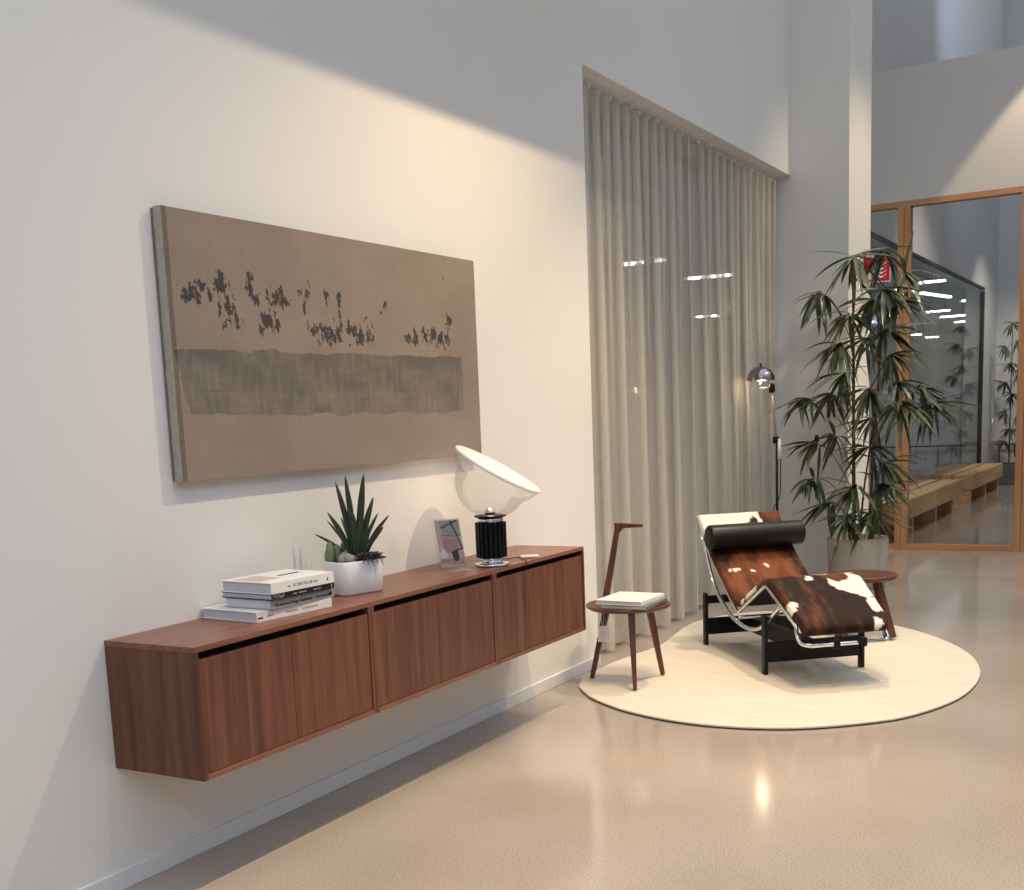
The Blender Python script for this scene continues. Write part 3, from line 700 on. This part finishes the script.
# ------------------------------------------------------------------ lounge chair
def lounge():
    phi = .700; o = thing('lounge_chair', 'chaise longue in brown and white cowhide on a chrome tube frame', 'lounge chair', (1.242, 6.61, ZR), phi)
    z0 = -ZR     # local y runs towards the head, x across
    def P(l, z, w): return (w, l, z + z0)
    prof = [(1.126, .812), (.999, .690), (.893, .588), (.719, .462), (.56, .355), (.44, .310), (.265, .399), (.041, .512), (-.113, .464), (-.325, .372), (-.395, .330)]
    # smooth mattress line
    q = fillet([(l, z, 0) for l, z in [(1.135, .815), (.893, .588), (.455, .300), (.030, .527), (-.385, .345), (-.425, .300)]], [.25, .12, .07, .045, .03], 10)
    # resample
    segl = [0]
    for a, b in zip(q, q[1:]): segl.append(segl[-1] + (b - a).length)
    N = 170; line = []
    for i in range(N + 1):
        t = segl[-1] * i / N; k = 0
        while k < len(segl) - 2 and segl[k+1] < t: k += 1
        f = (t - segl[k]) / max(1e-9, segl[k+1] - segl[k]); line.append(q[k].lerp(q[k+1], f))
    MW = 56; hw = .279
    def hide(s, w):
        nz = .10 * noise.fractal((s * 7, w * 2.2, 1), 1., 2., 4); nw = .16 * noise.fractal((s * 9, w * 3, 6), 1., 2., 4)
        white = False
        def ell(cs, cw, rs, rw): return ((s + nz*.35 - cs) / rs) ** 2 + ((w + nw - cw) / rw) ** 2 < 1
        if s + nz * .25 < .105 and w + nw < .50: white = True
        if ell(.045, .22, .022, .16): white = False
        for e in ((.29, -.55, .010, .09), (.285, -.72, .008, .05), (.30, -.28, .007, .05), (.275, .25, .016, .07), (.37, .45, .006, .06), (.40, .62, .009, .10), (.44, .66, .006, .14), (.60, -.96, .05, .10), (.52, -.95, .02, .07),
                  (.755, -.12, .018, .10), (.905, -.93, .028, .16), (.91, .93, .035, .17), (.99, .80, .02, .15), (.78, .64, .055, .40), (.70, .55, .03, .42), (.84, .95, .035, .30)):
            if ell(*e): white = True
        if ell(.735, .42, .022, .28): white = False
        if white:
            return Vector((.80, .75, .66)) * (1 + .06 * noise.noise((s * 80, w * 60, 0)))
        k = .5 + .9 * noise.fractal((s * 5, w * 2.0, 9), 1., 2., 5) + .25 * noise.noise((s * 70, w * 35, 2))
        k += .30 * noise.noise((s * 26, w * 9, 5))
        if s > .73: k -= .5 * (1 - abs(w) ** 3 * .4)
        if s < .22: k -= .1
        k = max(0, min(1, k))
        return Vector((.016, .0042, .0022)).lerp(Vector((.185, .054, .018)), k)
    vs = []; fs = []; cols = []
    th = .034
    for i, p in enumerate(line):
        a = line[max(i-1, 0)]; b = line[min(i+1, N)]; t = (b - a).normalized(); nn = Vector((-t.y, t.x))
        if nn.y < 0: nn = -nn
        if i == N: pass
        s = i / N
        e0 = math.sin(min(1, s / .012) * PI / 2); e1 = math.sin(min(1, (1 - s) / .012) * PI / 2); es = min(e0, e1)
        for j in range(MW + 1):
            w = -1 + 2 * j / MW
            edge = math.sqrt(max(0, 1 - max(0, (abs(w) - .93) / .07) ** 2)) * (.35 + .65 * es)
            rag = 1 + .010 * noise.noise((s * 45, w * 3, 1)) * (abs(w) > .9)
            shrink = 1 - .04 * max(0, (s - .965) / .035) ** 2 - .12 * max(0, (s - .72) / .28)
            off = .012 + th * edge + .003 * noise.noise((s * 18, w * 6, 0))
            # quilted rows on the seat
            pp = p + Vector((nn.x, nn.y, 0)) * off
            vs.append(P(pp.x, pp.y, w * hw * rag * shrink - hw * (1 - shrink) * .6)); c = hide(s, w); cols.append((max(0, c.x), max(0, c.y), max(0, c.z), 1))
    n1 = len(vs)
    for i, p in enumerate(line):
        a = line[max(i-1, 0)]; b = line[min(i+1, N)]; t = (b - a).normalized(); nn = Vector((-t.y, t.x))
        if nn.y < 0: nn = -nn
        shrink = 1 - .04 * max(0, (i / N - .965) / .035) ** 2 - .12 * max(0, (i / N - .72) / .28)
        for j in range(MW + 1):
            w = -1 + 2 * j / MW; pp = p + Vector((nn.x, nn.y, 0)) * .006
            vs.append(P(pp.x, pp.y, w * hw * .985 * shrink - hw * (1 - shrink) * .6)); cols.append((.012, .011, .010, 1))
    r = MW + 1
    for i in range(N):
        for j in range(MW):
            a = i * r + j; fs.append((a, a + 1, a + r + 1, a + r)); fs.append((n1 + a, n1 + a + r, n1 + a + r + 1, n1 + a + 1))
        for j in (0, MW):
            a = i * r + j; fs.append((a, a + r, n1 + a + r, n1 + a))
    for i in (0, N):
        for j in range(MW):
            a = i * r + j; fs.append((a, n1 + a, n1 + a + 1, a + 1))
    m = MB().add(vs, fs, True).build('cowhide_mattress', vcol('cowhide', .6, .03, .5, (60, 260, 260), .15), o)
    at = m.data.color_attributes.new('pattern', 'FLOAT_COLOR', 'POINT'); at.data.foreach_set('color', [x for c in cols for x in c])
    m['label'] = 'brown and white cowhide mattress'
    # bolster
    br = .077; bc = (.842, .716)
    mb = MB(); pr = []
    L2 = .312
    for k in range(7): a = PI / 2 * k / 6; pr.append((max(.002, br - .022 + .022 * math.sin(a)), -L2 + .022 * (1 - math.cos(a))))
    pr = [(.002, -L2)] + pr + [(br * 1.0, -.1), (br * 1.01, 0), (br * 1.0, .1)] + [(r_, -z_) for r_, z_ in reversed(pr)] + [(.002, L2)]
    Mb = Matrix.Translation(P(bc[0], bc[1], .005)) @ Matrix.Rotation(PI / 2, 4, 'Y')
    mb.lathe(pr, 40, Mb); bo = mb.build('head_bolster', M_leather, o); bo['label'] = 'black leather head bolster'
    for w in (-.2, .2):
        MB().tube([P(1.168, .80, w), P(1.160, .70, w), P(1.158, .62, w)], .006, 6).build('strap', M_leather, bo)
    # chrome frame
    arc = [(1.135, .815), (1.036, .695), (.966, .589), (.90, .495), (.827, .410), (.745, .348), (.656, .303), (.56, .266), (.457, .242), (.345, .230), (.237, .233), (.132, .256), (.05, .292), (-.014, .332), (-.10, .385), (-.155, .420)]
    seat = [(1.135, .815), (.893, .585), (.455, .297), (.030, .520), (-.372, .345), (-.372, .300)]
    for w in (-.268, .228):
        MB().tube(spline([P(l, z, w) for l, z in arc], 4), .0125, 12).build('curved_runner', M_chrome, o)
        sg = 1 if w > 0 else -1
        pts = [P(l, z, w) for l, z in seat] + [P(-.42, .262, w), P(-.46, .258, w - sg * .04)]
        MB().tube(fillet(pts, [.2, .03, .04, .03, .03, .03], 6), .0115, 12).build('seat_rail', M_chrome, o)
    MB().tube([P(-.46, .258, -.229), P(-.46, .258, .189)], .0115, 12).build('foot_rail', M_chrome, o)
    MB().tube([P(1.135, .815, -.267), P(1.135, .815, .228)], .0125, 12).build('head_rail', M_chrome, o)
    MB().tube([P(.445, .270, -.267), P(.445, .270, .228)], .010, 12).build('cross_tube', M_chrome, o)
    for w in (-.09, .06):
        MB().box(P(-.482, .238, w - .017), P(-.438, .285, w + .017)).build('clamp', M_blackmetal, o, .004)
    # black base
    for l, zz, side in ((0, .353, -1), (0, .353, 1), (.94, .353, -1), (.94, .353, 1)):
        MB().box((side * .29 - .011, l - .022, 0), (side * .29 + .011, l + .022, zz + z0)).build('leg', M_blackmetal, o, .003)
    MB().box((-.279, -.012, .085 + z0), (.279, .012, .200 + z0)).build('crossbar', M_blackmetal, o, .002)
    MB().box((-.279, .928, .085 + z0), (.279, .952, .190 + z0)).build('crossbar', M_blackmetal, o, .002)
    MB().box((-.279, .925, .285 + z0), (.279, .955, .334 + z0)).build('crossbar', M_blackmetal, o, .002)
    MB().box((-.03, .012, .10 + z0), (.03, .928, .19 + z0)).build('center_beam', M_blackmetal, o, .002)
lounge()

# ------------------------------------------------------------------ side table with handle
def side_table():
    c = Vector((.362, 6.04, 0))
    o = thing('side_table', 'dark walnut three-legged side table with a T-shaped carrying handle', 'side table', (c.x, c.y, ZR))
    zt = .455 - ZR
    MB().lathe([(.215, zt - .026), (.232, zt - .016), (.235, zt - .006), (.233, zt), (.224, zt - .001), (.220, zt - .004)], 64).build('seat', M_red_wal, o)
    A = Vector((.497, 5.799, ZR)) - Vector((c.x, c.y, ZR)); Bf = Vector((.494, 6.208, ZR)) - Vector((c.x, c.y, ZR)); Lf = Vector((.150, 5.991, ZR)) - Vector((c.x, c.y, ZR))
    for f in (A, Bf):
        top = Vector((f.x * .62, f.y * .62, zt - .026))
        f.z = .004; MB().taper(f, top, .010, .012, .019, .017, (-f.y, f.x, 0)).build('leg', M_dark_wal, o, .004)
    top = Vector((-.135, .018, zt - .026))
    Lf.z = .004; MB().taper(Lf, top, .010, .012, .018, .017, (0, 1, 0)).build('leg', M_dark_wal, o, .004)
    # handle
    h0 = Vector((-.146, .018, zt - .004)); h1 = Vector((-.062, .030, .895 - ZR))
    hb = MB().taper(h0, h1, .013, .018, .013, .012, (0, 1, 0))
    hb.taper(h1 + Vector((-.016, -.004, -.008)), h1 + Vector((.145, .004, -.008)), .014, .016, .012, .008, (0, 1, 0))
    hb.taper(h1 + Vector((-.012, -.002, -.05)), h1 + Vector((.035, 0, -.012)), .010, .012, .010, .006, (0, 1, 0))
    hb.build('handle', M_dark_wal, o, .003)
    return o
side_table()
tg = thing('price_tag', 'small white paper tag hanging from the side table leg', 'price tag', (.245, 5.955, .335), math.radians(32))
MB().box((-.030, -.0006, -.09), (.030, .0006, 0)).build('paper', M_paper, tg)
for k, (a, b) in enumerate(((-.008, .006), (-.012, .010), (-.02, .018), (-.022, .016), (-.022, .020), (-.012, .012))):
    MB().box((a, -.0011, -.014 - .013 * k - .003), (b, -.0006, -.014 - .013 * k)).build('printed_line', M_greyink, tg)
MB().tube(spline([(0, 0, -.005), (-.008, .004, .03), (-.004, .02, .075), (.008, .03, .078), (.006, .008, .03), (0, 0, -.005)], 5), .0011, 5).build('string', M_paper, tg)
zb = .4555
b5 = book('dark grey book lying under the white box on the side table', (.562, 5.835, zb), math.radians(2), .275, .315, .020, M_darkgreycover, group='books on the side table')
b6 = book('white hardback lying on the grey book on the side table', (.525, 5.838, zb + .0205), math.radians(-1), .272, .325, .024, M_paper, plain('warm_pages', (.70, .68, .63, 1), .8), group='books on the side table')

# ------------------------------------------------------------------ round stool
def stool():
    c = Vector((1.262, 7.72, 0)); o = thing('round_stool', 'low reddish-brown round stool with thick splayed legs behind the lounge chair', 'stool', (c.x, c.y, ZR))
    zt = .422 - ZR
    MB().lathe([(.165, zt - .040), (.196, zt - .030), (.210, zt - .016), (.209, zt - .004), (.203, zt), (.17, zt - .005), (.08, zt - .008), (.002, zt - .009)], 64).build('seat', M_red_wal, o)
    for x, y in ((1.452, 7.640), (1.165, 7.545), (1.20, 7.93)):
        f = Vector((x - c.x, y - c.y, 0)); t = Vector((f.x * .50, f.y * .50, zt - .040))
        f.z = .010; MB().taper(f, t, .034, .026, .024, .022, (-f.y, f.x, 0)).build('leg', M_dark_wal, o, .006)
stool()

# ------------------------------------------------------------------ floor lamp
def floor_lamp():
    bx, by = .20, 9.42
    o = thing('floor_lamp', 'slender floor lamp with a small chrome dome shade beside the curtain', 'floor lamp', (bx, by, 0))
    MB().lathe([(.11, 0), (.11, .012), (.10, .016), (.012, .02)], 40).build('base', M_blackmetal, o)
    MB().tube([(0, 0, .02), (0, 0, 1.22)], .011, 12).build('pole', M_blackmetal, o)
    MB().lathe([(.014, 1.09), (.014, 1.25)], 16, Matrix.Translation((.018, .0, 0))).build('white_sleeve', M_white, o)
    MB().lathe([(.02, 1.215), (.024, 1.225), (.024, 1.26), (.018, 1.27)], 20, Matrix.Translation((-.008, 0, 0))).build('joint', M_blackmetal, o)
    MB().tube([(-.005, 0, 1.26), (-.038, 0, 1.66)], .0055, 10).build('upper_rod', plain('brass_rod', (.55, .38, .22, 1), .3, .6, noise_amt=0), o)
    MB().lathe([(.012, 1.615), (.024, 1.622), (.024, 1.67), (.018, 1.685), (.008, 1.69)], 20, Matrix.Translation((-.038, 0, 0))).build('joint', M_blackmetal, o)
    MB().tube([(-.038, 0, 1.655), (-.14, 0, 1.655)], .005, 10).build('arm', M_chrome, o)
    cx = -.128
    prof = [(.112, 1.715)]
    for k in range(1, 9): a = PI / 2 * k / 8; prof.append((max(.004, .112 * math.cos(a)), 1.722 + .105 * math.sin(a)))
    inn = [(max(.002, r - .003), z - .003) for r, z in reversed(prof)]; inn[-1] = (.109, 1.715)
    sh = MB().lathe(prof + inn, 40, Matrix.Translation((cx, 0, 0)), close=False).build('dome_shade', plain('dark_chrome', (.30, .30, .31, 1), .16, 1.0, noise_amt=0), o)
    MB().lathe([(.008, 1.828), (.010, 1.84), (.004, 1.85)], 12, Matrix.Translation((cx, 0, 0))).build('finial', M_blackmetal, sh)
    MB().tube([(cx + .01, 0, 1.655), (cx, 0, 1.69), (cx, 0, 1.72)], .005, 8).build('stem', M_chrome, o)
    MB().lathe([(.012, 1.715), (.03, 1.72), (.036, 1.74), (.025, 1.765), (.008, 1.775)], 20, Matrix.Translation((cx, 0, 0))).build('bulb', M_bulb, o)
    MB().tube(spline([(.03, .0, 1.09), (.02, .01, .8), (-.035, .02, .68), (-.02, .02, .4), (.01, .02, .05)], 6), .004, 6).build('cable', M_blackmetal, o)
floor_lamp()

# ------------------------------------------------------------------ tall plants
def leaf(mb, base, d, L, w, droop):
    d = d.normalized(); p = Vector(base); n = 6
    side = d.cross(Vector((0, 0, 1)))
    if side.length < .1: side = Vector((random.uniform(-1, 1), random.uniform(-1, 1), 0))
    side = (side.normalized() + Vector((0, 0, random.uniform(-.5, .5)))).normalized()
    vs = []; cur = d.copy()
    prof = [.18, .75, 1, .95, .75, .45, .03]
    for i in range(n + 1):
        nrm = side.cross(cur).normalized()
        k = prof[i] * w * .5
        vs += [p - side * k + nrm * k * .35, p, p + side * k + nrm * k * .35]
        cur = (cur + Vector((0, 0, -droop / n))).normalized(); p = p + cur * (L / n)
    fs = []
    for i in range(n):
        a = i * 3; fs += [(a, a+1, a+4, a+3), (a+1, a+2, a+5, a+4)]
    mb.add(vs, fs, True)
def plant(name, label, base, h, clusters, potbuild, leafL, leafW, nleaf, trunks, seed, gap):
    random.seed(seed)
    o = thing(name, label, 'potted plant', (base[0], base[1], 0))
    ph = potbuild(o)
    for tx, ty, bend, hh, r in trunks:
        pts = spline([(tx, ty, ph - .05), (tx + bend * .3, ty, ph + (hh - ph) * .35), (tx + bend * .7, ty + .01, ph + (hh - ph) * .7), (tx + bend, ty, hh)], 8)
        MB().tube(pts, [r * (1 - .55 * k / (len(pts) - 1)) for k in range(len(pts))], 9).build('trunk', M_bark, o)
    for x, y, z, n, sp in clusters:
        mb = MB(); c = Vector((x, y, z))
        tz = max(ph + .05, z - .25 - random.random() * .2)
        tr = min(trunks, key=lambda t: abs(t[0] - x))
        fr = min(1, max(0, (tz - ph) / (tr[3] - ph)))
        st = Vector((tr[0] + tr[2] * fr, tr[1], tz)); mid = st.lerp(c, .55) + Vector((0, 0, .10))
        tw = spline([st, mid, c], 6)
        MB().tube(tw, .004, 6).build('twig', M_bark, o)
        out = Vector((c.x - st.x, c.y - st.y, 0)); out = out.normalized() if out.length > .02 else Vector((0, 0, 0))
        for k in range(int(n * 1.4)):
            a = random.random() * 2 * PI
            d = Vector((math.cos(a), math.sin(a) * .8, 0)) * (.55 + .5 * random.random()) + out * .55 + Vector((0, 0, random.uniform(-1.1, .35)))
            b0 = tw[-1 - int(random.random() * 4)]
            leaf(mb, b0, d, leafL * sp * random.uniform(.6, 1.2), leafW * random.uniform(.7, 1.2), random.uniform(.2, 1.1))
        mb.build('leaf_cluster', M_leaf, o)
    return o
def big_pot(o):
    MB().lathe([(.20, 0), (.225, .01), (.235, .2), (.245, .40), (.243, .41), (.222, .41), (.218, .38)], 48).build('pot', M_concretepot, o)
    MB().lathe([(.217, .36), (.217, .372)], 40).build('soil', M_soil, o); return .37
CL = [(-.04,0,2.66,16,1),(.17,.1,2.70,14,1),(-.30,-.1,2.40,12,.9),(-.06,-.1,2.22,14,.9),(.22,-.15,2.38,20,1.0),(.08,.12,2.33,14,.95),(-.12,-.15,1.98,18,.95),(.20,.05,2.08,18,1),(.03,.1,2.02,14,.95),
      (-.44,-.12,1.55,18,.72),(-.27,.1,1.60,12,.8),(.10,-.1,1.62,18,1),(.37,-.1,1.50,22,1),(.58,0,1.48,18,.95),(.30,.1,1.66,14,1),(-.34,-.12,1.20,14,.75),(.10,-.05,1.15,16,.95),(-.22,.05,1.25,10,.8),
      (-.38,-.1,.90,12,.72),(0,-.1,.84,16,.9),(.16,.05,.85,16,.95),(.14,-.12,.62,18,.9),(-.04,-.17,.58,18,.9),(-.22,-.1,.70,12,.85),(.36,.0,2.50,10,.9),(.33,-.1,2.28,12,.9),(.26,0,1.88,14,1),(.48,.1,1.60,12,1),(-.12,.0,1.75,12,.9),(.08,.08,1.38,14,.9),(.22,0,1.02,12,.9)]
plant('potted_bamboo_palm', 'tall leafy potted plant in a sandy round pot in front of the pillar', (.70, 10.0), 2.7, CL, big_pot, .39, .040, 20,
      [(-.03, 0, -.02, 2.55, .017), (.08, .05, .10, 2.4, .012), (.02, -.05, .12, 1.5, .010)], 21, 0)
def low_planter(o):
    MB().box((-.22, -.2, 0), (.26, .2, .36)).build('pot', M_greypot, o, .01)
    MB().box((-.20, -.18, .36), (.24, .18, .368)).build('soil', M_soil, o); return .36
CL2 = [(.0,0,2.75,16,1),(.10,.05,2.45,14,1),(-.10,0,2.35,16,1),(-.02,-.05,2.05,18,1),(.12,0,1.9,14,1),(-.10,.05,1.75,16,1),(.02,0,1.55,18,1),(-.08,0,1.25,18,1),(.12,0,1.2,14,1),(.0,0,.95,18,1),(-.08,0,.75,14,1),(.10,0,.7,14,1)]
plant('potted_bamboo_palm', 'slim dark potted plant in a grey planter at the end of the corridor', (.37, 22.55), 2.8, CL2, low_planter, .24, .04, 14, [(0, 0, 0, 2.7, .014)], 33, 0)

# ------------------------------------------------------------------ benches in the corridor
def bench(label, y0, y1, legs):
    o = thing('oak_bench', label, 'bench', (.39, y0, 0), 0, 'oak benches behind the glass'); L = y1 - y0
    MB().box((-.26, 0, .20), (0, L, .418)).build('seat_beam', M_oakB, o, .004)
    MB().box((-.56, 0, .20), (-.30, L, .418)).build('seat_beam', M_oakB, o, .004)
    for y in legs:
        MB().box((-.52, y - y0 - .04, 0), (-.03, y - y0 + .04, .20)).build('leg', M_oakB, o, .003)
    MB().box((-.31, .3, .30), (-.25, .36, .36)).box((-.31, L - .36, .30), (-.25, L - .3, .36)).build('spacer', M_oakB, o)
bench('oak slatted bench nearest the oak partition, behind the glass', 13.15, 17.38, (14.15, 15.62, 16.85))
bench('oak slatted bench farther along the corridor, before the grey planter', 18.37, 21.6, (18.42, 19.9, 21.3))

# ------------------------------------------------------------------ fire equipment sign
sg = thing('fire_sign', 'red and white folded fire sign beside the pillar, half hidden by leaves', 'sign', (.59, 10.98, 2.655))
def wing(a, b, name):
    a, b = Vector(a), Vector(b); d = (b - a); L = d.length; ang = math.atan2(d.y, d.x)
    M = Matrix.Translation(a) @ Matrix.Rotation(ang, 4, 'Z')
    p = MB().box((0, 0, -.115), (L, .003, .115), M).build(name, M_signwhite, sg)
    MB().box((.008, -.001, -.107), (L - .008, -.0001, .107), M).build('red_field', M_red, p)
    fl = MB(); s = L / .15
    if name == 'right_panel':
        for k in range(4):
            z = -.075 + .034 * k
            q = [(.045 * s, z + .006), (.065 * s, z - .006), (.095 * s, z + .004), (.115 * s, z + .028), (.100 * s, z + .024), (.085 * s, z + .013), (.065 * s, z + .010), (.05 * s, z + .024)]
            n = len(q); vs = [M @ Vector((x, -.0018, zz)) for x, zz in q] + [M @ Vector((x, -.0011, zz)) for x, zz in q]
            fl.add(vs, [tuple(range(n)), tuple(range(2*n-1, n-1, -1))] + [(i, (i+1) % n, n + (i+1) % n, n + i) for i in range(n)])
        fl.build('flame_symbol', M_signwhite, p)
    else:
        fl.box((L * .45, -.0018, -.09), (L * .85, -.0011, -.0), M); fl.build('symbol_block', M_signwhite, p)
wing((-.099, .075, 0), (0, 0, 0), 'left_panel'); wing((.0005, 0, 0), (.135, .07, 0), 'right_panel')

# ------------------------------------------------------------------ lights
def spot(name, loc, aim, W, col, size, blend=.5, rad=.05):
    l = bpy.data.lights.new(name, 'SPOT'); l.energy = W; l.color = col; l.spot_size = math.radians(size); l.spot_blend = blend; l.shadow_soft_size = rad
    o = bpy.data.objects.new(name, l); COL.objects.link(o); o.location = loc
    o.rotation_euler = (Vector(aim) - Vector(loc)).to_track_quat('-Z', 'Y').to_euler()
    return o
WARM = (1.0, .77, .49); NEU = (1.0, .90, .78); COOL = (.62, .74, 1.0)
spot('spot_lamp', (1.85, .6, 4.2), (0.5, .9, 0), 28, NEU, 128, 1, .008)
spot('spot_lamp', (1.85, 2.9, 4.2), (0.5, 2.9, 0), 56, NEU, 128, 1, .008)
spot('spot_lamp', (1.85, 4.9, 4.2), (0.4, 5.2, 0), 265, (1.0, .74, .43), 118, 1, .008)
spot('spot_lamp', (1.35, 7.4, 4.4), (0.75, 6.3, 0), 320, WARM, 66, .9, .04)
spot('spot_lamp', (1.85, 5.6, 4.2), (1.6, 6.2, 0), 190, WARM, 64, .6, .02)
spot('spot_lamp', (2.6, 9.2, 4.4), (1.0, 9.6, 0), 200, WARM, 80, .7, .06)
spot('spot_lamp', (1.85, 3.3, 4.2), (1.85, 3.3, 0), 380, WARM, 56, .5, .008)
spot('spot_lamp', (3.3, 11.0, 4.7), (.49, 10.95, 2.6), 190, WARM, 60, .8, .05)
spot('spot_lamp', (2.3, 11.9, 5.6), (2.1, 12.25, 3.0), 220, WARM, 62, .15, .03)
spot('corridor_lamp', (1.8, 15.5, 5.5), (.5, 16.5, 0), 260, NEU, 80, .7, .06)
spot('corridor_lamp', (1.8, 20.5, 5.0), (.4, 22.5, 0), 300, NEU, 80, .7, .06)
spot('daylight_beam', (5.5, -3.0, 5.0), (0, 2.6, 3.0), 330, (.55, .74, 1.0), 50, 1, .4)
spot('skylight_beam', (2.6, 16.0, 8.6), (0, 19.5, 6.2), 330, COOL, 62, .9, .15)
for yl in (5.0, 13.0, 25.0, 33.0):  # unseen fill points added to brighten the space outside the glass
    pl = bpy.data.lights.new('outside_fill', 'POINT'); pl.energy = 170; pl.color = (.82, .9, 1); pl.shadow_soft_size = .15
    po = bpy.data.objects.new('outside_fill', pl); COL.objects.link(po); po.location = (-4.5, yl, 3.1)
pl = bpy.data.lights.new('bowl_glow', 'POINT'); pl.energy = 1.0; pl.color = (1, .82, .6); pl.shadow_soft_size = .02
po = bpy.data.objects.new('bowl_glow', pl); COL.objects.link(po); po.location = (.312, 4.636, T + .30)
pl = bpy.data.lights.new('shade_glow', 'POINT'); pl.energy = 1.5; pl.color = (1, .78, .5); pl.shadow_soft_size = .03
po = bpy.data.objects.new('shade_glow', pl); COL.objects.link(po); po.location = (.06, 9.42, 1.70)

wd = bpy.data.worlds.new('world'); SC.world = wd; wd.use_nodes = True
wnt = wd.node_tree; bg = wnt.nodes['Background']
wtc = wnt.nodes.new('ShaderNodeTexCoord'); wsp = wnt.nodes.new('ShaderNodeSeparateXYZ'); wcr = wnt.nodes.new('ShaderNodeValToRGB')
wnt.links.new(wtc.outputs['Generated'], wsp.inputs[0]); wnt.links.new(wsp.outputs['Z'], wcr.inputs[0]); wnt.links.new(wcr.outputs[0], bg.inputs[0])
wcr.color_ramp.elements[0].position = 0.06; wcr.color_ramp.elements[0].color = (.08, .085, .09, 1)
wcr.color_ramp.elements[1].position = 0.9; wcr.color_ramp.elements[1].color = (1.05, 1.15, 1.27, 1)
bg.inputs[1].default_value = 1.0

# ------------------------------------------------------------------ camera
cd = bpy.data.cameras.new('camera'); co = bpy.data.objects.new('camera', cd); COL.objects.link(co)
F = Vector((-0.50795313, 0.84697631, -0.15689085)); R = Vector((0.86032141, 0.50788717, -0.04356246)); U = Vector((-0.04278647, 0.15710424, 0.98665474))
Mc = Matrix((R, U, -F)).transposed().to_4x4(); Mc.translation = (3.0078, 0, 1.5); co.matrix_world = Mc
cd.sensor_fit = 'HORIZONTAL'; cd.sensor_width = 36; cd.lens = 1185.116 / 1024 * 36
cd.shift_x = (512 - 478.2036) / 1024; cd.shift_y = (608.8031 - 445) / 1024
cd.clip_start = .05; cd.clip_end = 200
SC.camera = co
SC.view_settings.view_transform = 'Standard'; SC.view_settings.look = 'None'
SC.view_settings.gamma = 1; SC.view_settings.use_curve_mapping = False; SC.view_settings.exposure = 0.14
